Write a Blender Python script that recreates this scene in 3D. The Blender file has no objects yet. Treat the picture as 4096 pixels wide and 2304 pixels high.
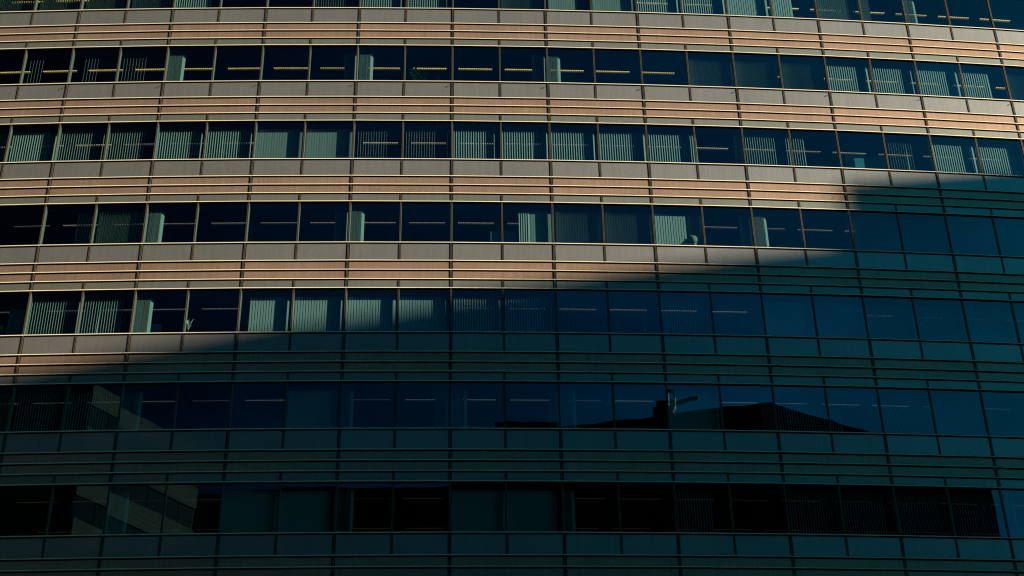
import bpy, bmesh, math, random
from mathutils import Vector, Matrix
rnd = random.Random(7)
R = math.radians

# ------------------------------------------------------------------ camera
YAW, PITCH, ROLL = 0.045883, 0.544057, -0.018608
fw = Vector((math.sin(YAW) * math.cos(PITCH), math.cos(YAW) * math.cos(PITCH), math.sin(PITCH)))
r0 = Vector((math.cos(YAW), -math.sin(YAW), 0)); u0 = r0.cross(fw)
right = math.cos(ROLL) * r0 + math.sin(ROLL) * u0
up = -math.sin(ROLL) * r0 + math.cos(ROLL) * u0
scene = bpy.context.scene
cd = bpy.data.cameras.new("camera"); cam = bpy.data.objects.new("camera", cd)
scene.collection.objects.link(cam); scene.camera = cam
cd.sensor_width = 36; cd.lens = 5971.83 / 4096 * 36; cd.clip_end = 3000
cam.matrix_world = Matrix(((right.x, up.x, -fw.x, 0), (right.y, up.y, -fw.y, 0), (right.z, up.z, -fw.z, 0), (0, 0, 0, 1)))

# ------------------------------------------------------------------ light
SUN_AZ, SUN_EL = 64.0, 24.0       # degrees to the right of straight behind the camera, and above the horizon
sd = Vector((math.sin(R(SUN_AZ)) * math.cos(R(SUN_EL)), -math.cos(R(SUN_AZ)) * math.cos(R(SUN_EL)), math.sin(R(SUN_EL))))
w = bpy.data.worlds.new("World"); scene.world = w; w.use_nodes = True
nt = w.node_tree; nt.nodes.clear()
sky = nt.nodes.new('ShaderNodeTexSky'); sky.sky_type = 'NISHITA'; sky.sun_disc = False
sky.sun_elevation = R(SUN_EL); sky.sun_rotation = R(180 - SUN_AZ)
sky.air_density = 1.0; sky.dust_density = 4.0; sky.ozone_density = 2.0
grade = nt.nodes.new('ShaderNodeMix'); grade.data_type = 'RGBA'; grade.blend_type = 'MULTIPLY'
grade.inputs[0].default_value = 1.0; grade.inputs[7].default_value = (0.006, 0.185, 0.29, 1)
bg = nt.nodes.new('ShaderNodeBackground'); bg.inputs[1].default_value = 0.05
wo = nt.nodes.new('ShaderNodeOutputWorld')
wc = nt.nodes.new('ShaderNodeTexCoord'); wm = nt.nodes.new('ShaderNodeMapping'); wm.inputs['Scale'].default_value = (1.2, 2.2, 5.5); wm.inputs['Rotation'].default_value = (0.35, 0.2, 0.5)
wn = nt.nodes.new('ShaderNodeTexNoise'); wn.inputs['Scale'].default_value = 2.45; wn.inputs['Detail'].default_value = 5; wn.inputs['Distortion'].default_value = 0.6
wr = nt.nodes.new('ShaderNodeMapRange'); wr.inputs['From Min'].default_value = 0.50; wr.inputs['From Max'].default_value = 0.78; wr.inputs['To Min'].default_value = 1.0; wr.inputs['To Max'].default_value = 1.9
vs = nt.nodes.new('ShaderNodeVectorMath'); vs.operation = 'SCALE'      # thin cirrus streaks
nt.links.new(wc.outputs['Generated'], wm.inputs[0]); nt.links.new(wm.outputs[0], wn.inputs['Vector']); nt.links.new(wn.outputs['Fac'], wr.inputs['Value'])
wd = nt.nodes.new('ShaderNodeVectorMath'); wd.operation = 'DOT_PRODUCT'; wd.inputs[1].default_value = (0.66, -0.66, 0.34)
wg = nt.nodes.new('ShaderNodeMapRange'); wg.inputs['From Min'].default_value = 0.40; wg.inputs['From Max'].default_value = 0.97; wg.inputs['To Min'].default_value = 0.22; wg.inputs['To Max'].default_value = 1.9
wg.interpolation_type = 'SMOOTHSTEP'; wx = nt.nodes.new('ShaderNodeMath'); wx.operation = 'MULTIPLY'       # the low sky is brighter towards the sun
nt.links.new(wc.outputs['Generated'], wd.inputs[0]); nt.links.new(wd.outputs['Value'], wg.inputs['Value']); nt.links.new(wg.outputs[0], wx.inputs[0]); nt.links.new(wr.outputs[0], wx.inputs[1])
nt.links.new(wx.outputs[0], vs.inputs['Scale']); nt.links.new(grade.outputs[2], vs.inputs[0])
nt.links.new(sky.outputs[0], grade.inputs[6]); nt.links.new(vs.outputs[0], bg.inputs[0]); nt.links.new(bg.outputs[0], wo.inputs[0])
ld = bpy.data.lights.new("sun", 'SUN'); ld.energy = 5.0; ld.angle = R(0.53); ld.color = (1.0, 0.83, 0.60)
sun = bpy.data.objects.new("sun", ld); scene.collection.objects.link(sun)
sun.rotation_euler = (-sd).to_track_quat('-Z', 'Y').to_euler(); sun.location = (40, -40, 80)
scene.view_settings.view_transform = 'Standard'; scene.view_settings.look = 'None'
scene.view_settings.exposure = 0.32; scene.view_settings.gamma = 1.0
scene.cycles.max_bounces = 6; scene.cycles.transparent_max_bounces = 24
scene.cycles.caustics_reflective = False; scene.cycles.caustics_refractive = False
scene.cycles.filter_width = 1.2

# ------------------------------------------------------------------ materials
def mat(name, col, rough=0.6, metal=0.0, spec=0.5, coat=0.0, coat_rough=0.1, speck=0.0, speck_scale=60.0, drift=0.0, coat_ior=1.5, streak=0.0, each=0.0):
    m = bpy.data.materials.new(name); m.use_nodes = True
    n = m.node_tree.nodes; l = m.node_tree.links; b = n['Principled BSDF']
    b.inputs['Base Color'].default_value = (*col, 1); b.inputs['Roughness'].default_value = rough
    b.inputs['Metallic'].default_value = metal; b.inputs['Specular IOR Level'].default_value = spec
    b.inputs['Coat Weight'].default_value = coat; b.inputs['Coat Roughness'].default_value = coat_rough
    b.inputs['Coat IOR'].default_value = coat_ior
    if speck or drift:
        tc = n.new('ShaderNodeTexCoord')
        mixes = []
        prev = None
        for amt, sc in ((speck, speck_scale), (drift, 0.45), (streak, 3.0)):
            if not amt: continue
            t = n.new('ShaderNodeTexNoise'); t.inputs['Scale'].default_value = sc; t.inputs['Detail'].default_value = 3
            l.new(tc.outputs['Object'], t.inputs['Vector'])
            if amt is streak and sc == 3.0:           # rain streaks run down the panel
                mp = n.new('ShaderNodeMapping'); mp.inputs['Scale'].default_value = (3.5, 3.5, 0.25)
                l.new(tc.outputs['Object'], mp.inputs[0]); l.new(mp.outputs[0], t.inputs['Vector'])
            mr = n.new('ShaderNodeMapRange'); mr.inputs['From Min'].default_value = 0.3; mr.inputs['From Max'].default_value = 0.7
            mr.inputs['To Min'].default_value = 1 - amt; mr.inputs['To Max'].default_value = 1 + amt
            l.new(t.outputs['Fac'], mr.inputs['Value'])
            if prev is None: prev = mr.outputs[0]
            else:
                mu = n.new('ShaderNodeMath'); mu.operation = 'MULTIPLY'
                l.new(prev, mu.inputs[0]); l.new(mr.outputs[0], mu.inputs[1]); prev = mu.outputs[0]
        if each:
            oi = n.new('ShaderNodeObjectInfo'); mr = n.new('ShaderNodeMapRange')
            mr.inputs['To Min'].default_value = 1 - each; mr.inputs['To Max'].default_value = 1 + each
            mu = n.new('ShaderNodeMath'); mu.operation = 'MULTIPLY'
            l.new(oi.outputs['Random'], mr.inputs['Value']); l.new(prev, mu.inputs[0]); l.new(mr.outputs[0], mu.inputs[1]); prev = mu.outputs[0]
        vm = n.new('ShaderNodeVectorMath'); vm.operation = 'SCALE'; vm.inputs[0].default_value = col
        l.new(prev, vm.inputs['Scale']); l.new(vm.outputs[0], b.inputs['Base Color'])
    return m

M = {}
M['grey'] = mat('grey_glass_panel', (0.415, 0.42, 0.405), 0.47, metal=0.62, spec=0.4, streak=0.06, each=0.035, coat=0.6, coat_rough=0.04, speck=0.16, speck_scale=38, drift=0.05)
M['green'] = mat('green_grey_glass_panel', (0.38, 0.395, 0.345), 0.47, metal=0.62, spec=0.4, streak=0.06, each=0.035, coat=0.6, coat_rough=0.04, speck=0.16, speck_scale=38, drift=0.05)
M['pink'] = mat('pink_stone', (0.57, 0.385, 0.285), 0.50, metal=0.56, spec=0.35, streak=0.09, each=0.04, speck=0.2, speck_scale=30, drift=0.10)
M['rail'] = mat('bronze_rail_metal', (0.98, 0.90, 0.72), 0.60, metal=0.92)
def brushed(m):                     # drawn metal: highlights spread along the bar
    n = m.node_tree.nodes; l = m.node_tree.links; b = n['Principled BSDF']
    g = n.new('ShaderNodeNewGeometry'); c = n.new('ShaderNodeVectorMath'); c.operation = 'CROSS_PRODUCT'
    c.inputs[1].default_value = (0, 0, 1); l.new(g.outputs['Normal'], c.inputs[0]); l.new(c.outputs[0], b.inputs['Tangent'])
    b.inputs['Anisotropic'].default_value = 0.85
brushed(M['rail'])
M['bar'] = mat('brown_anodised_bar', (0.19, 0.15, 0.11), 0.45, metal=0.35)
M['flange'] = mat('brown_flange', (0.26, 0.15, 0.09), 0.5, metal=0.2)
M['black'] = mat('black_gasket', (0.010, 0.012, 0.010), 0.8, spec=0.1)
M['frame_in'] = mat('inner_grey_frame', (0.26, 0.33, 0.29), 0.5)
M['ceiling'] = mat('dimmed_ceiling_tile', (0.035, 0.04, 0.05), 0.9, spec=0.1)  # the rooms' dimness is put into the ceiling colour
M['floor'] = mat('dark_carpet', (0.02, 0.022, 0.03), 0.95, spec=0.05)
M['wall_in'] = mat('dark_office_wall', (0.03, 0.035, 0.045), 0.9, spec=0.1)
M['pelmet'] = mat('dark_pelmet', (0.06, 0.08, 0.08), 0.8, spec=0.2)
M['lamp_box'] = mat('lamp_housing', (0.12, 0.12, 0.12), 0.5)
M['blade'] = mat('lamp_louvre', (0.10, 0.09, 0.07), 0.5)
M['leaf'] = mat('plant_leaf', (0.10, 0.22, 0.14), 0.5, speck=0.3, speck_scale=20)
M['pale_leaf'] = mat('pale_plant_leaf', (0.75, 0.85, 0.72), 0.5)
M['pot'] = mat('grey_pot', (0.12, 0.12, 0.12), 0.7)
M['cream'] = mat('cream_plastic', (0.75, 0.72, 0.60), 0.4)
M['desk'] = mat('dark_desk', (0.03, 0.05, 0.07), 0.5)
M['asphalt'] = mat('asphalt', (0.04, 0.04, 0.042), 0.9, speck=0.2, speck_scale=4, drift=0.15)
M['dark_stone'] = mat('dark_stone_cladding', (0.07, 0.08, 0.072), 0.8, spec=0.2, speck=0.1, drift=0.1)
M['dark_glass'] = mat('dark_window_glass', (0.012, 0.020, 0.022), 0.08, spec=0.06)
M['pale_stone'] = mat('pale_band_stone', (0.06, 0.085, 0.075), 0.9, spec=0.05, speck=0.1, drift=0.1)
M['line'] = mat('band_joint', (0.10, 0.10, 0.09), 0.8)
M['roofing'] = mat('grey_roofing', (0.10, 0.10, 0.10), 0.9)
M['crane'] = mat('crane_paint', (0.40, 0.42, 0.38), 0.5)
M['crane_dark'] = mat('dark_crane_steel', (0.03, 0.03, 0.03), 0.6)

def blind_mat(name, col, trans):
    m = bpy.data.materials.new(name); m.use_nodes = True
    n = m.node_tree.nodes; l = m.node_tree.links; n.clear()
    d = n.new('ShaderNodeBsdfDiffuse'); d.inputs[0].default_value = (*col, 1)
    t = n.new('ShaderNodeBsdfTranslucent'); t.inputs[0].default_value = (*col, 1)
    x = n.new('ShaderNodeMixShader'); x.inputs[0].default_value = trans
    o = n.new('ShaderNodeOutputMaterial')
    l.new(d.outputs[0], x.inputs[1]); l.new(t.outputs[0], x.inputs[2]); l.new(x.outputs[0], o.inputs[0])
    return m
M['fabric'] = blind_mat('blind_fabric', (0.50, 0.575, 0.53), 0.10)

def glass_mat():
    m = bpy.data.materials.new('blue_green_window_glass'); m.use_nodes = True
    n = m.node_tree.nodes; l = m.node_tree.links; n.clear()
    tr = n.new('ShaderNodeBsdfTransparent'); tr.inputs[0].default_value = (0.58, 0.80, 0.82, 1)
    gl = n.new('ShaderNodeBsdfGlossy'); gl.inputs['Roughness'].default_value = 0.0
    gl.inputs['Color'].default_value = (0.45, 0.82, 1.0, 1)
    fr = n.new('ShaderNodeFresnel')
    ge = n.new('ShaderNodeNewGeometry'); io = n.new('ShaderNodeMapRange')       # the same reflection from both sides of the pane
    io.inputs['To Min'].default_value = 2.45; io.inputs['To Max'].default_value = 1 / 2.45
    l.new(ge.outputs['Backfacing'], io.inputs['Value']); l.new(io.outputs[0], fr.inputs['IOR'])
    tc = n.new('ShaderNodeTexCoord'); no = n.new('ShaderNodeTexNoise'); no.inputs['Scale'].default_value = 1.1; no.inputs['Detail'].default_value = 0
    bu = n.new('ShaderNodeBump'); bu.inputs['Strength'].default_value = 0.014; bu.inputs['Distance'].default_value = 0.05
    l.new(tc.outputs['Object'], no.inputs['Vector']); l.new(no.outputs['Fac'], bu.inputs['Height']); l.new(bu.outputs[0], gl.inputs['Normal'])
    x = n.new('ShaderNodeMixShader'); o = n.new('ShaderNodeOutputMaterial')
    l.new(fr.outputs[0], x.inputs[0]); l.new(tr.outputs[0], x.inputs[1]); l.new(gl.outputs[0], x.inputs[2]); l.new(x.outputs[0], o.inputs[0])
    return m
M['glass'] = glass_mat()

def lit_mat(name, col, s):
    m = bpy.data.materials.new(name); m.use_nodes = True
    b = m.node_tree.nodes['Principled BSDF']; b.inputs['Base Color'].default_value = (0, 0, 0, 1)
    b.inputs['Emission Color'].default_value = (*col, 1); b.inputs['Emission Strength'].default_value = s
    m.cycles.emission_sampling = 'NONE'
    return m
def screen_mat(name, col, a):
    m = bpy.data.materials.new(name); m.use_nodes = True
    n = m.node_tree.nodes; l = m.node_tree.links; n.clear()
    d = n.new('ShaderNodeBsdfDiffuse'); d.inputs[0].default_value = (*col, 1)
    t = n.new('ShaderNodeBsdfTransparent'); t.inputs[0].default_value = (*col, 1)
    x = n.new('ShaderNodeMixShader'); x.inputs[0].default_value = a; o = n.new('ShaderNodeOutputMaterial')
    l.new(t.outputs[0], x.inputs[1]); l.new(d.outputs[0], x.inputs[2]); l.new(x.outputs[0], o.inputs[0])
    return m
M['screen'] = screen_mat('blue_desk_screen', (0.12, 0.42, 0.55), 0.75)
M['edge'] = mat('screen_edge', (0.25, 0.75, 0.9), 0.3)

# ------------------------------------------------------------------ helpers
coll = scene.collection
def link(name, me, parent=None, m=None):
    o = bpy.data.objects.new(name, me); coll.objects.link(o)
    if parent is not None: o.parent = parent
    return o
def tag(o, label=None, cat=None, group=None, kind=None):
    if label: o['label'] = label
    if cat: o['category'] = cat
    if group: o['group'] = group
    if kind: o['kind'] = kind
    return o
def empty(name, loc=(0, 0, 0), rz=0.0):
    o = bpy.data.objects.new(name, None); coll.objects.link(o); o.location = loc; o.rotation_euler = (0, 0, rz)
    o.empty_display_size = 0.2
    return o
class MB:
    """Collects boxes and prisms, given in a local frame, into one mesh."""
    def __init__(s, *mats): s.v = []; s.f = []; s.mi = []; s.mats = mats
    def hexa(s, pts, mi=0):
        b = len(s.v); s.v += [tuple(p) for p in pts]
        for q in ((0, 3, 2, 1), (4, 5, 6, 7), (0, 1, 5, 4), (1, 2, 6, 5), (2, 3, 7, 6), (3, 0, 4, 7)):
            s.f.append([b + i for i in q]); s.mi.append(mi)
    def box(s, F, a0, a1, d0, d1, z0, z1, mi=0):
        s.hexa([F(a0, d0, z0), F(a1, d0, z0), F(a1, d1, z0), F(a0, d1, z0), F(a0, d0, z1), F(a1, d0, z1), F(a1, d1, z1), F(a0, d1, z1)], mi)
    def quad(s, pts, mi=0):
        b = len(s.v); s.v += [tuple(p) for p in pts]; s.f.append([b, b + 1, b + 2, b + 3]); s.mi.append(mi)
    def prism(s, F, a0, a1, prof, mi=0):        # prof: list of (d, z), swept along a
        b = len(s.v); n = len(prof)
        for a in (a0, a1): s.v += [tuple(F(a, d, z)) for d, z in prof]
        for i in range(n):
            j = (i + 1) % n; s.f.append([b + i, b + j, b + n + j, b + n + i]); s.mi.append(mi)
        s.f.append([b + i for i in range(n)][::-1]); s.mi.append(mi)
        s.f.append([b + n + i for i in range(n)]); s.mi.append(mi)
    def build(s, name, parent=None, smooth=False):
        me = bpy.data.meshes.new(name); me.from_pydata(s.v, [], s.f)
        for m in s.mats: me.materials.append(m)
        me.polygons.foreach_set('material_index', s.mi)
        bm = bmesh.new(); bm.from_mesh(me); bmesh.ops.recalc_face_normals(bm, faces=bm.faces); bm.to_mesh(me); bm.free()
        if smooth:
            me.polygons.foreach_set('use_smooth', [True] * len(me.polygons))
        me.update()
        return link(name, me, parent)
def XYZ(a, d, z): return (a, d, z)

# ------------------------------------------------------------------ facade geometry
RAD, DIST, TH0, DTH, Z5, FH = 322.33686, 48.85823, -0.000277, 0.01238629, 31.6285, 4.0
OFF = (0.0, 0.8283, 1.2450, 1.6597, 2.0633)      # rail levels below the sill
def vert(c):
    t = TH0 + c * DTH
    return Vector((RAD * math.sin(t), DIST + RAD - RAD * math.cos(t)))
BAY = (vert(1) - vert(0)).length
def frame(c):                       # a along the bay, d inward, z up
    A, B = vert(c), vert(c + 1); t = (B - A).normalized(); n = Vector((-t.y, t.x))
    def F(a, d, z):
        p = A + t * a + n * d
        return (p.x, p.y, z)
    F.ang = math.atan2(t.y, t.x)
    return F
def sill(f): return Z5 + FH * (f - 5)
HEAD = FH - OFF[4]                  # window height, sill to head
C0, C1 = -5, 6                      # bays the photograph shows
F0, F1 = 2, 8                       # storeys the photograph shows
CX0, CX1, FX0, FX1 = -12, 13, -2, 11
GROUND = -1.6
inside = lambda c, f: C0 <= c <= C1 and F0 <= f <= F1

tower = empty('office_tower', (vert(0).x, vert(0).y + 12, GROUND))
tag(tower, 'curved office tower with pink and grey spandrel bands between dark window rows', 'building')
TL = Vector(tower.location)
def attach(o):                      # keep world coordinates under the tower's Empty
    o.parent = tower; o.matrix_parent_inverse = Matrix.Translation(-TL); return o
def sub(o, p):
    o.parent = p; return o

SK, JT = 0.006, 0.012
# windows, panels and stone bands
rest = {k: MB(M[m]) for k, m in (('window', 'glass'), ('sill_panel', 'grey'), ('stone_band', 'pink'), ('head_panel', 'green'), ('glazing_bar', 'bar'))}
def strips(mb, F, a, z0, z1, dout):              # two light strips with a dark groove between them
    for s in (-1, 1):
        mb.box(F, a + s * 0.019 - 0.0095, a + s * 0.019 + 0.0095, -dout, 0.03, z0, z1, 0)
    mb.box(F, a - 0.0094, a + 0.0094, -dout + 0.016, 0.03, z0, z1, 1)
for c in range(CX0, CX1 + 1):
    F = frame(c); H = BAY / 2
    for f in range(FX0, FX1 + 1):
        S = sill(f); vis = inside(c, f)
        def part(key, name, mats, fill):
            mb = MB(*mats) if vis else rest[key]
            fill(mb)
            return attach(mb.build(name)) if vis else None
        def fill_win(mb):
            for a0, a1 in ((0.045, H - 0.045), (H + 0.045, BAY - 0.045)):
                q = [rnd.uniform(-0.0016, 0.0016) for _ in range(3)]; q.append(q[0] + q[2] - q[1])      # panes never sit quite true
                mb.quad([F(a0, 0.024 + q[0], S + 0.03), F(a1, 0.024 + q[1], S + 0.03), F(a1, 0.024 + q[2], S + HEAD - 0.045), F(a0, 0.024 + q[3], S + HEAD - 0.045)])
        win = part('window', 'window', (M['glass'],), fill_win)
        def fill_sp(mb):
            for a0, a1 in ((0.066, H - 0.046), (H + 0.046, BAY - 0.060)):
                mb.box(F, a0, a1, 0.0, 0.04, S - OFF[1] + 0.05, S - 0.062)
        spn = part('sill_panel', 'sill_panel', (M['grey'],), fill_sp)
        def fill_st(mb):
            for k in (1, 2):
                mb.box(F, 0.066, BAY - 0.060, 0.004, 0.045, S - OFF[k + 1] + 0.05, S - OFF[k] - 0.062)
        part('stone_band', 'stone_band', (M['pink'],), fill_st)
        def fill_hp(mb):
            for a0, a1 in ((0.066, H - 0.046), (H + 0.046, BAY - 0.060)):
                mb.box(F, a0, a1, 0.0, 0.04, S - OFF[4] + 0.05, S - OFF[3] - 0.062)
        hp = part('head_panel', 'head_panel', (M['green'],), fill_hp)
        for par, z0, z1 in ((win, S + 0.05, S + HEAD - 0.05), (spn, S - OFF[1] + 0.045, S - 0.06), (hp, S - OFF[4] + 0.045, S - OFF[3] - 0.06)):
            mb = MB(M['bar'], M['black'], M['frame_in']) if vis else rest['glazing_bar']
            if vis:
                strips(mb, F, H, z0, z1, 0.026)
                if par is win:
                    mb.box(F, H - 0.03, H + 0.03, 0.032, 0.17, z0 + 0.0, z1, 2)
                o = mb.build('glazing_bar'); sub(o, par)
            else:
                mb.box(F, H - 0.03, H + 0.03, -0.02, 0.12 if par is win else 0.02, z0, z1)
for k, mb in rest.items():
    o = attach(mb.build(k)); o['kind'] = 'stuff'

# dark backing behind panels
mb = MB(M['black'])
for c in range(CX0, CX1 + 1):
    F = frame(c)
    for f in range(FX0, FX1 + 1):
        S = sill(f); mb.box(F, 0, BAY, 0.05, 0.09, S - OFF[4], S)
attach(mb.build('backing_wall'))

# horizontal rails: bullnose with a brown flange above and a dark gasket below
nose = [(0.03, -0.022), (-0.030, -0.022)] + [(-0.038 - 0.011 * math.cos(t), 0.0 + 0.023 * math.sin(t)) for t in [R(-75 + i * 15) for i in range(11)]] + [(-0.030, 0.024), (0.03, 0.024)]
for f in range(F0, F1 + 1):
    for k in range(5):
        z = sill(f) - OFF[k]
        mb = MB(M['rail'], M['flange'], M['black'])
        for c in range(CX0, CX1 + 1):
            F = frame(c)
            mb.prism(F, 0.007, BAY - 0.007, [(d, z + 0.006 + q) for d, q in nose], 0)
            mb.box(F, 0.002, BAY - 0.002, -0.012, 0.03, z + 0.0305, z + 0.049, 1)
            mb.box(F, 0.0, BAY, 0.012, 0.05, z - 0.062, z - 0.0165, 2)
        attach(mb.build('transom_rail'))
mb = MB(M['rail'])
for f in list(range(FX0, F0)) + list(range(F1 + 1, FX1 + 1)):
    for k in range(5):
        z = sill(f) - OFF[k]
        for c in range(CX0, CX1 + 1):
            mb.prism(frame(c), 0.007, BAY - 0.007, [(d, z + 0.006 + q) for d, q in nose], 0)
o = attach(mb.build('transom_rail')); o['kind'] = 'stuff'

# facet mullions
ztop, zbot = sill(FX1) + HEAD, sill(FX0) - OFF[4]
def mull_frame(c):
    A = vert(c); t = ((vert(c + 1) - vert(c)).normalized() + (vert(c) - vert(c - 1)).normalized()).normalized(); n = Vector((-t.y, t.x))
    def F(a, d, z):
        p = A + t * a + n * d; return (p.x, p.y, z)
    F.ang = math.atan2(t.y, t.x)
    return F
mrest = MB(M['bar'], M['black'], M['frame_in'])
for c in range(CX0, CX1 + 2):
    F = mull_frame(c); vis = C0 <= c <= C1 + 1
    mb = MB(M['bar'], M['black'], M['frame_in']) if vis else mrest
    strips(mb, F, 0.0, zbot, ztop, 0.030)
    mb.box(F, -0.038, 0.038, 0.0305, 0.19, zbot, ztop, 2)
    if vis:
        o = attach(mb.build('mullion'))
        # eye bolt for the cleaning cradle, on the storey near the top
        z = sill(7) - 0.15
        eb = MB(M['black'])
        eb.box(F, -0.006, 0.006, -0.085, -0.02, z - 0.008, z + 0.008)
        n = 10
        for i in range(n):
            a0, a1 = 2 * math.pi * i / n, 2 * math.pi * (i + 1) / n
            p = lambda a, r, q: F(0.0 + q, -0.115 + r * math.cos(a), z + r * math.sin(a))
            eb.hexa([p(a0, 0.02, -0.005), p(a0, 0.034, -0.005), p(a0, 0.034, 0.005), p(a0, 0.02, 0.005),
                     p(a1, 0.02, -0.005), p(a1, 0.034, -0.005), p(a1, 0.034, 0.005), p(a1, 0.02, 0.005)])
        sub(eb.build('eye_bolt'), o)
o = attach(mrest.build('mullion')); o['kind'] = 'stuff'

# interiors: slabs with ceilings, back wall, inner pelmets, core, roof
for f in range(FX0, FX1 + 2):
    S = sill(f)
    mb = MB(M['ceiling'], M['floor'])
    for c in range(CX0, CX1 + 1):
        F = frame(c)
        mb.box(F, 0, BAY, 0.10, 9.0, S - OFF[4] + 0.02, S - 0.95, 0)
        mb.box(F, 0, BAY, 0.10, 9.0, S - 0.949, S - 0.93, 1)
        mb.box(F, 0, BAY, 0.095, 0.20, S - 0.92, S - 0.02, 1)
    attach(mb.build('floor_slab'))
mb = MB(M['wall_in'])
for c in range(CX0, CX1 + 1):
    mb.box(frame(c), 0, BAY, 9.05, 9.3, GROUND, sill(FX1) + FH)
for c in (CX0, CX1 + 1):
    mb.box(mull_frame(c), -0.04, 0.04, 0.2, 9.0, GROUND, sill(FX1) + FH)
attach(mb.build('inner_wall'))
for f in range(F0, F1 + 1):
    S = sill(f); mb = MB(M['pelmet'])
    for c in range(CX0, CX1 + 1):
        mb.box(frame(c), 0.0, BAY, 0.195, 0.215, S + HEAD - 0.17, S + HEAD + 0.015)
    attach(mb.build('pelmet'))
mb = MB(M['roofing'])
for c in range(CX0, CX1 + 1):
    mb.box(frame(c), 0, BAY, 0.0, 9.3, sill(FX1) + HEAD + 2.0, sill(FX1) + HEAD + 2.4)
    mb.box(frame(c), 0, BAY, -0.1, 0.3, GROUND, zbot - 0.05)
attach(mb.build('roof'))

# ------------------------------------------------------------------ naming places in the picture
ORD = ['zeroth', 'first', 'second', 'third', 'fourth', 'fifth', 'sixth', 'seventh', 'eighth', 'ninth', 'tenth', 'eleventh', 'twelfth',
       'thirteenth', 'fourteenth', 'fifteenth', 'sixteenth', 'seventeenth', 'eighteenth', 'nineteenth', 'twentieth', 'twenty-first',
       'twenty-second', 'twenty-third', 'twenty-fourth', 'twenty-fifth']
def px(p):
    v = Vector(p); z = v.dot(fw)
    return 2048 + 5971.83 * v.dot(right) / z, 1152 - 5971.83 * v.dot(up) / z
PANE = {}
for f in range(F0, F1 + 1):
    k = 0
    for c in range(C0 - 1, C1 + 2):
        for h in (0, 1):
            F = frame(c)
            x0 = px(F(h * BAY / 2 + 0.1, 0, sill(f) + 0.6))[0]; x1 = px(F((h + 1) * BAY / 2 - 0.1, 0, sill(f) + 0.6))[0]
            if x1 > 15 and x0 < 4080:
                k += 1; PANE[f, c, h] = k
ROW = {8: 'top window row', 7: 'second row', 6: 'third row', 5: 'fourth row', 4: 'fifth row', 3: 'sixth row', 2: 'bottom window row'}

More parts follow.
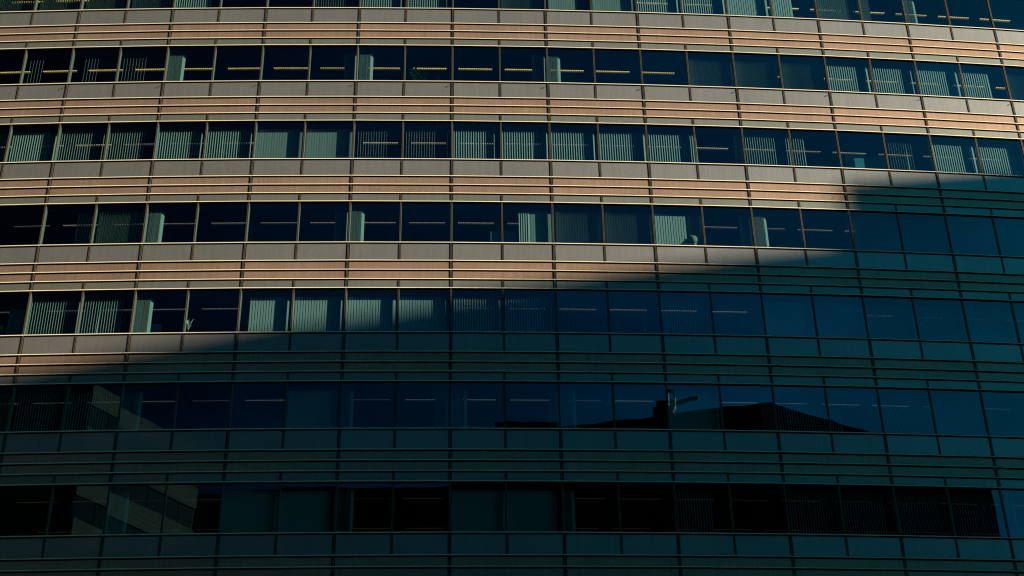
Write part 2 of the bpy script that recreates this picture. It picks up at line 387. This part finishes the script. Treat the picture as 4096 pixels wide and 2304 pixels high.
# ------------------------------------------------------------------ vertical blinds
BLINDS = [
    (8, -5, 0.17, 1.9, 'M'), (8, -5, 2.05, 3.93, 'M'), (8, -4, 0.06, 1.82, 'M'), (8, -4, 2.06, 3.87, 'M'), (8, -3, 0.03, 1.61, 'B'),
    (8, -2, 2.02, 3.83, 'T'), (8, -1, 0.08, 1.87, 'B'), (8, -1, 2.05, 3.84, 'B'), (8, 0, 2.07, 3.9, 'M'), (8, 1, 0.18, 1.44, 'O'),
    (8, 1, 2.11, 3.92, 'O'), (8, 2, 0.11, 1.94, 'B'), (8, 2, 2.08, 4.0, 'B'), (8, 3, 0.13, 1.98, 'C'), (8, 3, 2.07, 3.09, 'C'),
    (8, 4, 0.09, 1.95, 'E'), (8, 4, 2.05, 2.58, 'D'), (8, 5, 0.09, 0.6, 'S'), (7, -5, 2.1, 2.8, 'L'), (7, -4, 0.44, 1.13, 'L'),
    (7, -4, 2.06, 3.22, 'L'), (7, -3, 0.01, 0.62, 'S'), (7, -2, 3.44, 3.93, 'R'), (7, -1, 0.06, 0.57, 'S'), (7, 0, 3.41, 3.93, 'R'),
    (7, 1, 0.06, 0.51, 'S'), (7, 2, 2.1, 4.09, 'M'), (7, 3, 0.13, 1.99, 'M'), (7, 3, 2.14, 4.03, 'M'), (7, 4, 0.16, 1.98, 'B'),
    (7, 4, 2.1, 4.0, 'B'), (7, 5, 0.16, 1.98, 'B'), (7, 5, 2.16, 3.46, 'B'), (7, 6, 0.1, 2.16, 'M'), (6, -5, 1.25, 1.87, 'M'),
    (6, -5, 2.04, 3.89, 'G'), (6, -4, 0.02, 1.87, 'J'), (6, -4, 1.98, 3.55, 'J'), (6, -3, 0.01, 1.85, 'B'), (6, -3, 2.02, 3.9, 'B'),
    (6, -2, -0.01, 1.89, 'O'), (6, -2, 2.03, 3.94, 'O'), (6, -1, 0.12, 1.86, 'T'), (6, -1, 2.08, 3.94, 'T'), (6, 0, 0.06, 1.81, 'B'),
    (6, 0, 2.04, 3.99, 'B'), (6, 1, 0.08, 1.9, 'B'), (6, 1, 2.07, 4.01, 'B'), (6, 2, 0.13, 2.2, 'B'), (6, 2, 3.68, 4.06, 'M'),
    (6, 3, 0.15, 2.07, 'J'), (6, 3, 2.18, 2.71, 'J'), (6, 4, 2.23, 3.3, 'T'), (6, 5, 0.17, 2.05, 'B'), (6, 5, 2.14, 3.79, 'B'),
    (6, 6, 0.1, 1.98, 'B'), (5, -4, 1.23, 1.88, 'M'), (5, -4, 2.04, 3.88, 'M'), (5, -3, 0.06, 0.57, 'S'), (5, -2, 3.39, 3.91, 'R'),
    (5, -1, 0.03, 0.48, 'S'), (5, 0, 2.67, 3.98, 'N'), (5, 1, 0.13, 2.02, 'M'), (5, 1, 2.1, 4.01, 'M'), (5, 2, 0.13, 1.39, 'C'),
    (5, 2, 1.42, 2.05, 'M'), (5, 2, 3.53, 4.03, 'M'), (5, 3, 0.12, 0.57, 'S'), (5, 4, 0.21, 2.09, 'D'), (5, 4, 2.14, 4.06, 'D'),
    (5, 5, 0.16, 2.06, 'D'), (5, 5, 2.15, 4.1, 'D'), (4, -4, -0.01, 1.93, 'J'), (4, -4, 2.03, 3.6, 'J'), (4, -3, -0.03, 0.57, 'S'),
    (4, -2, 0.36, 1.88, 'C'), (4, -2, 1.96, 3.86, 'C'), (4, -1, 0.0, 1.91, 'C'), (4, -1, 2.02, 3.88, 'C'), (4, 0, 0.1, 1.99, 'B'),
    (4, 0, 2.07, 3.94, 'B'), (4, 1, 0.11, 2.02, 'T'), (4, 1, 2.1, 3.98, 'T'), (4, 2, 0.13, 1.96, 'J'), (4, 2, 2.04, 4.06, 'T'),
    (4, 3, 0.12, 2.12, 'O'), (4, 3, 2.15, 4.09, 'O'), (4, 4, 0.15, 2.1, 'B'), (4, 4, 2.15, 4.06, 'B'), (4, 5, 0.16, 2.14, 'B'),
    (4, 5, 2.14, 4.23, 'B'), (3, -5, 3.23, 3.99, 'M'), (3, -4, 0.1, 1.93, 'J'), (3, -4, 2.01, 3.87, 'J'), (3, -3, 0.03, 0.61, 'S'),
    (3, -2, 2.05, 3.83, 'C'), (3, -1, 0.04, 0.37, 'S'), (3, -1, 3.45, 3.9, 'R'), (3, 0, 0.09, 0.55, 'S'), (3, 0, 3.64, 3.95, 'R'),
    (3, 1, 0.11, 0.57, 'S'), (3, 2, 0.06, 2.01, 'C'), (3, 2, 3.59, 4.03, 'R'), (3, 3, 0.17, 2.02, 'J'), (3, 3, 2.07, 2.6, 'J'),
    (3, 4, 0.16, 2.1, 'J'), (3, 4, 2.15, 4.05, 'M'), (2, -3, 0.07, 0.6, 'S'), (2, -2, 0.02, 1.93, 'C'), (2, -2, 2.0, 3.86, 'C'),
    (2, -1, -0.03, 0.53, 'S'), (2, 0, 0.08, 1.96, 'C'), (2, 0, 2.03, 3.84, 'C'), (2, 1, 0.05, 0.37, 'S'), (2, 2, 0.09, 1.43, 'J'),
    (2, 3, 0.16, 2.02, 'J'), (2, 3, 2.07, 3.71, 'J'), (2, 4, 0.15, 1.99, 'J'), (2, 4, 2.04, 3.82, 'J'), (2, 5, 0.11, 0.5, 'S'),
]

# slat turn in degrees, slat width, pitch, wording
KIND = {'B': (58, 0.100, 'pale vertical blind with half open slats'), 'C': (12, 0.104, 'pale vertical blind drawn fully closed'),
        'G': (42, 0.100, 'greyish green vertical blind with slats nearly closed'), 'O': (-8, 0.104, 'smooth green vertical blind drawn flat'),
        'M': (-38, 0.100, 'dim vertical blind with slats turned away'), 'D': (-50, 0.100, 'dim blue vertical blind with slats turned away'),
        'J': (76, 0.100, 'vertical blind with narrow open slats'), 'E': (-72, 0.100, 'dark vertical blind with slats turned away'),
        'T': (88, 0.105, 'vertical blind with slats edge on like thin lines'),
        'L': (88, 0.130, 'faint vertical blind with a few edge on slats'),
        'S': (60, 0.021, 'vertical blind bundled up in a narrow stack'), 'R': (-62, 0.021, 'vertical blind bundled up beside the right mullion'),
        'N': (-24, 0.09, 'bluish vertical blind partly bunched with bright slats')}
TOPZ, BOTZ, DB = HEAD - 0.19, -0.12, 0.30
blind_cache = {}
twist_rnd = random.Random(3)
def make_blind(u0, u1, kind, az, shaded=False):
    turn, pitch, word = KIND[kind]
    if kind in 'BJTGL': turn = 90 - az - {'L': 0, 'B': 34, 'J': 14, 'T': 1, 'G': 44}[kind]
    if shaded and kind in 'BJ': turn -= 2
    if kind == 'S': turn = 90 - az - 9
    L = u1 - u0; n = max(2, int(L / pitch))
    mb = MB(M['fabric'])
    W = {'L': 0.018, 'T': 0.042}.get(kind, 0.060)
    odd = twist_rnd.randrange(2, n) if kind in 'BJT' and twist_rnd.random() < 0.3 else -1
    for i in range(n):
        x = pitch * (i + 0.5) - L / 2
        a = R(turn + twist_rnd.uniform(-1.5, 1.5)); lean = 0.0; a2 = a
        if kind in 'SR':
            a = a2 = R(turn + twist_rnd.uniform(-5, 5))
            x += twist_rnd.uniform(-.004, .004)
            if (kind == 'S' and i == n - 1): a = a2 = R(28); x += 0.045
            if (kind == 'R' and i >= n - 4): a = a2 = R(58)
            if (kind == 'S' and i == 0): a = a2 = R(50); x -= 0.02
        if i == odd: a2 = R(turn - 55); lean = twist_rnd.uniform(-0.03, 0.03)
        if kind == 'N': 
            a = a2 = R(-8 if i > 4 else 40); 
        e1 = Vector((math.cos(a), math.sin(a))); e2 = Vector((math.cos(a2), math.sin(a2)))
        bow = 0.005
        # a slightly bowed slat of real thickness
        for s0, s1, b0, b1 in ((-1, 0, 0, 1), (0, 1, 1, 0)):
            pts = []
            for z, e, off in ((BOTZ, e2, lean), (TOPZ - 0.03, e1, 0)):
                nn = Vector((e.y, -e.x))
                for s, b, th in ((s0, b0, 0), (s1, b1, 0), (s1, b1, 1), (s0, b0, 1)):
                    q = e * W * s + nn * (bow * b) - nn * (0.0012 * th)
                    pts.append((x + off + q.x, q.y, z))
            mb.hexa(pts)
    rail = MB(M['pelmet']); rail.box(XYZ, -L / 2, L / 2, -0.022, 0.022, TOPZ - 0.03, TOPZ + 0.012)
    return mb, rail
seen_label = {}
for (f, c, u0, u1, kind) in BLINDS:
    F = frame(c); um = (u0 + u1) / 2
    b = empty('vertical_blind', F(um, DB, sill(f)), F.ang)
    h = 0 if um < BAY / 2 else 1
    n = PANE.get((f, c, h))
    side = ''
    if kind in 'SR':
        side = ''
    if f >= 5 and not (f == 5 and c >= 4): word = KIND[kind][2]
    else: word = KIND[kind][2]
    key = (f, c, h)
    cnt = sum(1 for q in BLINDS if q[0] == f and q[1] == c and (0 if (q[2] + q[3]) / 2 < BAY / 2 else 1) == h)
    lab = word + ', %s pane from left, %s' % (ORD[n] if n else 'last', ROW[f])
    if cnt > 1:
        rk = sorted([(q[2] + q[3]) / 2 for q in BLINDS if q[0] == f and q[1] == c and (0 if (q[2] + q[3]) / 2 < BAY / 2 else 1) == h]).index(um)
        lab = word + (' at left of ', ' at right of ')[rk] + '%s pane from left, %s' % (ORD[n] if n else 'last', ROW[f])
    tag(b, lab, 'blind', 'vertical blinds hanging behind the windows')
    s, r = make_blind(u0, u1, kind, math.degrees(math.atan2(b.location.x, b.location.y)), f <= 4 and c >= 0 or f <= 3)
    s.build('slats', b); r.build('headrail', b)

# ------------------------------------------------------------------ ceiling lamps
LAMP_ROW = {8: ((1.0, 0.62, 0.20), 0.68), 7: ((1.0, 0.60, 0.17), 0.60), 6: ((1.0, 0.66, 0.40), 0.32), 5: ((1.0, 0.68, 0.46), 0.17),
            4: ((1.0, 0.75, 0.60), 0.10), 3: ((0.9, 0.85, 0.85), 0.065), 2: ((1.0, 0.62, 0.20), 0.020)}  # strength per row also carries the louvres' dimming at flatter view angles
LAMP_WORD = {8: 'bright yellow', 7: 'bright yellow', 6: 'soft cream', 5: 'faint cream', 4: 'faint grey', 3: 'faint bluish', 2: 'very dim amber'}
LL, LW, LD = 1.47, 0.17, 0.05
def lamp_parts(f, dim):
    col, s = LAMP_ROW[f]; s *= dim
    lm = lit_mat('lamp_tube_glow', col, s * 2.2); lr = lit_mat('lamp_reflector_glow', [x * y for x, y in zip(col, (1, .8, .6))], s * 0.38)  # reflector glows itself in place of tube light falling on it
    hb = MB(M['lamp_box'])
    hb.box(XYZ, -LL / 2, LL / 2, -LW / 2, -LW / 2 + 0.008, -LD, 0); hb.box(XYZ, -LL / 2, LL / 2, LW / 2 - 0.008, LW / 2, -LD, 0)
    hb.box(XYZ, -LL / 2, -LL / 2 + 0.008, -LW / 2 + 0.009, LW / 2 - 0.009, -LD, 0); hb.box(XYZ, LL / 2 - 0.008, LL / 2, -LW / 2 + 0.009, LW / 2 - 0.009, -LD, 0)
    rf = MB(lr); rf.box(XYZ, -LL / 2 + 0.01, LL / 2 - 0.01, -LW / 2 + 0.01, LW / 2 - 0.01, -0.012, -0.003)
    tb = MB(lm)
    n = 8; prof = [(-0.035 + 0.014 * math.cos(2 * math.pi * i / n), -0.030 + 0.014 * math.sin(2 * math.pi * i / n)) for i in range(n)]
    tb.prism(XYZ, -LL / 2 + 0.012, LL / 2 - 0.012, prof)
    lv = MB(M['blade'])
    for i in range(1, 16):
        x = -LL / 2 + LL * i / 16; lv.box(XYZ, x - 0.009, x + 0.009, -LW / 2 + 0.009, LW / 2 - 0.009, -0.049, -0.046)
        lv.box(XYZ, x - 0.003, x + 0.003, -LW / 2 + 0.009, LW / 2 - 0.009, -0.0459, -0.0445)
    return [('housing', hb), ('reflector', rf), ('tube', tb), ('louvre', lv)]
def copy_tree(o):
    r = o.copy(); coll.objects.link(r)
    for ch in o.children:
        q = ch.copy(); coll.objects.link(q); q.parent = r
    return r
lamp_rnd = random.Random(21)
covered = {}
for (f, c, u0, u1, kind) in BLINDS:
    covered.setdefault((f, c), []).append((u0, u1, kind))
def hidden(f, c, a0, a1):
    # fully behind a closed blind
    n = 0; ks = [k for k in range(9)]
    for k in ks:
        a = a0 + (a1 - a0) * k / 8
        if any(u0 - 0.02 <= a <= u1 + 0.02 and kd in 'CO' for u0, u1, kd in covered.get((f, c), [])): n += 1
    return n >= 8
for f in range(F0, F1 + 1):
    protos = {}
    for row, dep in ((0, 1.5), (1, 4.35)):
        if row == 1 and f > 2: continue
        for c in range(C0 - 1, C1 + 1):
            for h in (0, 1):
                if (f, c, h) not in PANE: continue
                F = frame(c); a = 1.0 + 2.0 * h
                zc = sill(f) + HEAD + 0.0195
                p0 = px(F(a - LL / 2, dep, zc)); p1 = px(F(a + LL / 2, dep, zc))
                if p1[0] < 5 or p0[0] > 4091 or p0[1] < 4: continue
                if hidden(f, c, a - LL / 2, a + LL / 2): continue
                dim = lamp_rnd.choice((1.0, 1.0, 0.8, 0.8, 0.6, 0.35 if f not in (7, 8) else 1.0))
                if dim not in protos:
                    t = empty('ceiling_lamp', F(a, dep, zc), F.ang)
                    for nm, mbx in lamp_parts(f, dim): mbx.build(nm, t)
                    protos[dim] = t
                else:
                    t = copy_tree(protos[dim]); t.location = F(a, dep, zc); t.rotation_euler = (0, 0, F.ang)
                where = '%s pane from left, %s' % (ORD[PANE[f, c, h]], ROW[f])
                tag(t, LAMP_WORD[f] + (' slotted ceiling lamp' if row == 0 else ' ceiling lamp deeper in room') + ', ' + where, 'ceiling lamp', 'strip lamps on the office ceilings')

# ------------------------------------------------------------------ things inside the offices
def desk_screen(f, c, a0, a1, d, z1, label, z0=-0.15):
    F = frame(c); t = empty('desk_screen', F((a0 + a1) / 2, d, sill(f) + z0), F.ang); L = a1 - a0; Hh = z1 - z0
    g = MB(M['screen']); g.box(XYZ, -L / 2 + 0.012, L / 2 - 0.012, -0.006, 0.006, 0, Hh - 0.012); g.build('screen_panel', t)
    e = MB(M['edge']); e.box(XYZ, -L / 2, -L / 2 + 0.011, -0.01, 0.01, 0, Hh); e.box(XYZ, L / 2 - 0.011, L / 2, -0.01, 0.01, 0, Hh)
    e.box(XYZ, -L / 2 + 0.0112, L / 2 - 0.0112, -0.01, 0.01, Hh - 0.0115, Hh); e.build('screen_edge', t)
    foot = MB(M['desk']); foot.box(XYZ, -L / 2 - 0.1, L / 2 + 0.1, -0.1, 0.5, -0.05, -0.002); foot.box(XYZ, -L / 2, -L / 2 + 0.05, 0.1, 0.4, -0.78, -0.05); foot.box(XYZ, L / 2 - 0.05, L / 2, 0.1, 0.4, -0.78, -0.05)
    foot.build('desk_top', t)
    return tag(t, label, 'desk screen', 'coloured desk screens')
desk_screen(5, 0, 1.57, 2.58, 0.8, 1.06, 'translucent blue desk screen with bright edges, beside bunched bluish blind')
desk_screen(6, 4, 0.55, 2.37, 0.8, 1.30, 'wide teal desk screen below ceiling lamp, third window row from top')
desk_screen(4, -5, 3.05, 3.95, 0.7, 1.58, 'tall dark blue screen at far left, fifth window row from top')
desk_screen(4, -3, 0.50, 0.98, 0.6, 0.74, 'small dark blue screen behind bundled blind, fifth window row from top')

def monitor(f, c, a, d, z, label):
    F = frame(c); t = empty('computer_monitor', F(a, d, sill(f) + z - 0.33), F.ang); t.scale = (1, 0.45, 1)
    s = MB(M['cream'])
    pts = []
    n = 7
    for i in range(n):                                # curved shell that narrows towards the foot
        u = i / (n - 1); x0 = -0.19 + 0.07 * u ** 1.5; x1 = 0.19 - 0.14 * u ** 2; y = 0.02 + 0.08 * (4 * (u - 0.5) ** 2)
        pts.append((x0, x1, y, 0.62 - 0.36 * u))
    for q, r_ in zip(pts[:-1], pts[1:]):
        s.hexa([(r_[0], r_[2], r_[3]), (r_[1], r_[2] + 0.05, r_[3]), (r_[1], r_[2] + 0.07, r_[3]), (r_[0], r_[2] + 0.02, r_[3]),
                (q[0], q[2], q[3]), (q[1], q[2] + 0.05, q[3]), (q[1], q[2] + 0.07, q[3]), (q[0], q[2] + 0.02, q[3])])
    s.build('back_shell', t, smooth=True)
    g = MB(M['desk'], M['cream']); g.box(XYZ, -0.23, 0.23, 0.21, 0.23, 0.28, 0.66); g.box(XYZ, -0.235, 0.235, 0.205, 0.235, 0.661, 0.675, 1); g.build('screen_frame', t)
    k = MB(M['cream']); k.box(XYZ, -0.11, 0.02, 0.10, 0.14, 0.0, 0.27); k.box(XYZ, -0.14, 0.08, 0.05, 0.25, -0.02, -0.001); k.build('foot', t)
    tag(t, label, 'monitor')
    ds = empty('storage_box', F(a - 0.40, d + 0.06, sill(f) - 0.019), F.ang)
    q = MB(M['desk']); q.box(XYZ, -0.25, 0.22, -0.05, 0.05, 0.0, 0.19); q.build('box_body', ds)
    q = MB(M['desk']); q.box(XYZ, -0.26, 0.23, -0.055, 0.055, 0.191, 0.215); q.build('lid', ds)
    tag(ds, 'low dark box on the sill beside the cream curved monitor, fourth row', 'box')
monitor(5, 2, 1.70, 0.08, 0.30, 'cream curved monitor back on desk in front of closed blind, fourth window row')

def plant(f, c, a, d, ztop, zbase, spread, nl, mk, label, thin=0.014, seed=1, name='potted_plant'):
    rr = random.Random(seed); F = frame(c); t = empty(name, F(a, d, sill(f) - 0.93), F.ang); zb = zbase + 0.93; zt = ztop + 0.93
    p = MB(M['pot']); n = 10
    for i in range(n):
        a0, a1 = 2 * math.pi * i / n, 2 * math.pi * (i + 1) / n
        p.hexa([(0, 0, 0), (.11 * math.cos(a0), .11 * math.sin(a0), 0), (.11 * math.cos(a1), .11 * math.sin(a1), 0), (0, 0, 0.001),
                (0, 0, .30), (.15 * math.cos(a0), .15 * math.sin(a0), .30), (.15 * math.cos(a1), .15 * math.sin(a1), .30), (0, 0, .301)])
    p.build('pot', t)
    st = MB(M['leaf']); st.box(XYZ, -0.008, 0.008, -0.008, 0.008, 0.30, zb + 0.02); st.build('stem', t)
    lf = MB(M[mk])
    for i in range(nl):
        ph = 2 * math.pi * i / nl + rr.uniform(-.3, .3); up_ = rr.uniform(0.45, 1.0); z0 = zb + (rr.uniform(0, 0.7) * (zt - zb) if nl > 10 else 0)
        L = spread * rr.uniform(0.6, 1.0); ns = 5; prev = None
        for k in range(ns + 1):
            u = k / ns; r_ = L * u; z = z0 + (zt - z0) * up_ * math.sin(u * 1.9) * (1 if nl <= 10 else 0.5)
            wd = thin * math.sin(math.pi * (0.12 + 0.88 * u)) + 0.001
            x, y = r_ * math.cos(ph), r_ * math.sin(ph); cx, cy = -math.sin(ph) * wd, math.cos(ph) * wd
            cur = [(x - cx, y - cy, z), (x + cx, y + cy, z), (x + cx, y + cy, z - 0.003), (x - cx, y - cy, z - 0.003)]
            if prev: lf.hexa(prev + cur)
            prev = cur
    lf.build('leaves', t)
    tag(t, label, 'plant')
plant(7, -1, 3.40, 0.5, 0.62, 0.28, 0.22, 7, 'pale_leaf', 'small spiky plant with pale leaves on sill, second window row from top', seed=4)
plant(7, -1, 2.50, 0.75, 1.35, 0.25, 0.50, 60, 'leaf', 'large dark bushy plant beside the small spiky plant', thin=0.03, seed=5)
plant(7, 1, 0.95, 0.65, 1.05, 0.25, 0.32, 22, 'leaf', 'dark leafy plant right of bundled blind, second window row from top', thin=0.02, seed=6)
plant(4, -5, 2.95, 0.5, 0.85, 0.2, 0.22, 8, 'leaf', 'green plant at the far left edge, fifth window row from top', thin=0.02, seed=7)
plant(4, -3, 2.02, 0.55, 1.05, 0.45, 0.26, 5, 'pale_leaf', 'drooping pale fronds behind glazing bar, fifth window row from top', thin=0.022, seed=12)
plant(3, 1, 0.72, 0.5, 0.55, 0.25, 0.22, 6, 'leaf', 'small spiky plant by bundled blind, sixth window row from top', seed=9)

# ------------------------------------------------------------------ ground
gm = MB(M['asphalt']); gm.quad([(-1500, -1500, GROUND), (1500, -1500, GROUND), (1500, 1500, GROUND), (-1500, 1500, GROUND)])
tag(gm.build('ground'), None, None, None, 'structure')

# ------------------------------------------------------------------ neighbouring buildings, seen in the glass and by their shadow, plus added sky blockers
def wall_frame(A, B):
    A, B = Vector(A), Vector(B); t = (B - A).normalized(); n = Vector((t.y, -t.x))       # d outward is negative
    def F(a, d, z):
        p = A + t * a + n * d; return (p.x, p.y, z)
    F.len = (B - A).length
    return F
def poly_block(pts, z0, z1, mb, mi=0):
    n = len(pts); b = len(mb.v)
    mb.v += [(x, y, z0) for x, y in pts] + [(x, y, z1) for x, y in pts]
    for i in range(n):
        j = (i + 1) % n; mb.f.append([b + i, b + j, b + n + j, b + n + i]); mb.mi.append(mi)
    mb.f.append(list(range(b, b + n))[::-1]); mb.mi.append(mi); mb.f.append(list(range(b + n, b + 2 * n))); mb.mi.append(mi)
def dark_building(name, pts, top, label, roofh=0.0):
    t = empty(name, (pts[0][0], pts[0][1], GROUND)); T = Vector(t.location)
    def att(o): o.parent = t; o.matrix_parent_inverse = Matrix.Translation(-T); return o
    w_ = MB(M['dark_stone']); poly_block(pts, GROUND, top, w_); att(w_.build('wall'))
    cx = sum(p[0] for p in pts) / len(pts); cy = sum(p[1] for p in pts) / len(pts)
    for i in range(len(pts)):
        A, B = Vector(pts[i]), Vector(pts[(i + 1) % len(pts)])
        mid = (A + B) / 2
        t_ = (B - A).normalized(); n = Vector((t_.y, -t_.x))
        if n.dot(mid - Vector((cx, cy))) < 0: n = -n
        g = MB(M['dark_glass']); L = (B - A).length; z = top - 3.6
        def F(a, d, zz, A=A, t_=t_, n=n):
            p = A + t_ * a + n * d; return (p.x, p.y, zz)
        while z > 2:
            k = 1.0
            while k < L - 2.6:
                g.box(F, k, k + 1.8, 0.02, 0.06, z, z + 2.0); k += 3.2
            z -= 4.0
        if g.v: att(g.build('window_band'))
    tag(t, label, 'building')
    return t, att
dark_building('stone_building', [(13.1, -28.8), (35.7, -21.7), (64.2, -35.0), (56, -58), (20, -52)], 61.5, 'dark stone block with two angled faces, reflected in the sixth window row')
dark_building('stone_wing', [(-32.5, -34.6), (13.0, -33.0), (13.0, -52), (-32.5, -52)], 57.5, 'long lower dark stone wing reflected in the bottom window row')
dark_building('sky_blocker', [(-70, -10), (-64, 30), (-90, 34), (-96, -8)], 58.0, 'unseen dark block added left of the curved tower to dim its lower floors')  # unseen, added to keep low sky light off the lower floors
dark_building('sky_blocker', [(86, -34), (84, -14), (112, -10), (112, -34)], 50.0, 'lower unseen dark block added right of the camera to dim the lower floors')  # also unseen, added as a sky blocker on the right
bx = empty('roof_plant_room', (5.2, -35, 57.5)); q = MB(M['dark_stone']); q.box(XYZ, 0, 6.2, -6, 0, 0.0, 7.45); q.build('wall', bx)
q = MB(M['roofing']); q.box(XYZ, -0.15, 6.35, -6.15, 0.15, 7.451, 7.6); q.build('roof', bx)
tag(bx, 'flat dark plant room on the roof of the long stone wing', 'plant room')

# banded sister tower: pale sunlit right face, shaded left face
pa, pb = (-35.9, -13.1), (-27.9, -27.0)
ts = empty('banded_tower', (pa[0], pa[1], GROUND)); T = Vector(ts.location)
def att(o): o.parent = ts; o.matrix_parent_inverse = Matrix.Translation(-T); return o
q = MB(M['dark_stone']); poly_block([pa, pb, (-38, -42), (-62, -32), (-62, -15)], GROUND, 58.6, q); att(q.build('wall'))
A, B = Vector(pa), Vector(pb); t_ = (B - A).normalized(); n_ = Vector((-t_.y, t_.x))
def FS(a, d, z):
    p = A + t_ * a + n_ * d; return (p.x, p.y, z)
Ls = (B - A).length; z = 58.8
while z > 4:
    q = MB(M['pale_stone'], M['line']); q.box(FS, 0.0, Ls, 0.02, 0.16, z - 2.05, z, 0)
    for k in (0.85, 1.25, 1.65): q.box(FS, 0.0, Ls, 0.161, 0.19, z - k - 0.03, z - k + 0.03, 1)
    k = 2.0
    while k < Ls: q.box(FS, k, k + 0.06, 0.161, 0.18, z - 0.80, z - 0.02, 1); k += 2.0
    att(q.build('stone_band'))
    q = MB(M['dark_glass'])
    k = 0.1
    while k < Ls - 1: q.box(FS, k, min(k + 1.9, Ls - 0.1), 0.02, 0.05, z - 4.0 + 0.02, z - 2.1); k += 2.0
    att(q.build('window'))
    z -= 4.0
tag(ts, 'banded tower with pale sunlit face, reflected at the lower left', 'building')

# cleaning crane standing on the roof of the dark stone block
cr = empty('roof_crane', (24.4, -26.3, 61.5), R(17))
q = MB(M['crane_dark']); q.box(XYZ, -2.9, 0.6, -1.2, 0.2, 0.0, 1.3); q.box(XYZ, -2.5, 0.5, -1.0, 0.1, 1.301, 2.0); q.box(XYZ, -0.7, 0.55, -0.9, 0.0, 2.001, 3.05); q.box(XYZ, -1.1, -0.9, -0.6, -0.4, 2.001, 2.3); q.build('engine_housing', cr)
q = MB(M['crane'])
arc = [(0.62, 2.95), (0.85, 2.85), (1.02, 2.60), (1.10, 2.25), (1.12, 1.75), (1.08, 1.25), (0.98, 1.0)]
for (xa, za), (xb, zb_) in zip(arc[:-1], arc[1:]):            # curved hood over the winch
    q.hexa([(xb - 0.10, -0.6, zb_), (xb, -0.6, zb_), (xb, 0.2, zb_), (xb - 0.10, 0.2, zb_), (xa - 0.10, -0.6, za), (xa, -0.6, za), (xa, 0.2, za), (xa - 0.10, 0.2, za)])
q.box(XYZ, 0.62, 0.95, -0.5, 0.25, 0.0, 0.55); q.box(XYZ, 0.64, 0.86, -0.45, 0.2, 0.56, 1.35); q.box(XYZ, 0.62, 0.92, -0.3, 0.1, 1.7, 1.95); q.build('mast', cr)
q = MB(M['crane_dark'])
q.hexa([(1.16, -0.2, 1.35), (3.3, -0.2, 1.75), (3.3, 0.1, 1.75), (1.16, 0.1, 1.35), (1.16, -0.2, 1.7), (3.3, -0.2, 2.05), (3.3, 0.1, 2.05), (1.16, 0.1, 1.7)]); q.build('jib', cr)
tag(cr, 'roof cleaning crane with short jib, reflected in the sixth window row', 'crane')

# the building to the right whose level roof shades the lower facade
H0, H1 = 75.0, 78.0
e0, e1 = Vector((82.4, 1.0)), Vector((107.4, 8.3))
dirn = (e1 - e0).normalized(); back = Vector((sd.x, sd.y)).normalized()
SHADE_STEP = 20.8                   # where the raised roof part starts, metres along the edge
P0, P1 = e0 - dirn * 4, e1 + dirn * 45
so = empty('shading_block', (P0.x, P0.y, GROUND)); T2 = Vector(so.location)
def att2(o): o.parent = so; o.matrix_parent_inverse = Matrix.Translation(-T2); return o
q = MB(M['dark_stone']); poly_block([tuple(P0), tuple(P1), tuple(P1 + back * 22), tuple(P0 + back * 22)], GROUND, H0, q); att2(q.build('wall'))
S0 = e0 + dirn * SHADE_STEP + back * 0.01
q = MB(M['roofing']); poly_block([tuple(S0), tuple(P1 - dirn * 0.2 + back * 0.01), tuple(P1 - dirn * 0.2 + back * 18), tuple(S0 + back * 18)], H0 + 0.002, H1, q); att2(q.build('roof_storey'))
tag(so, 'tall dark block far to the right that throws the slanting shadow', 'building')
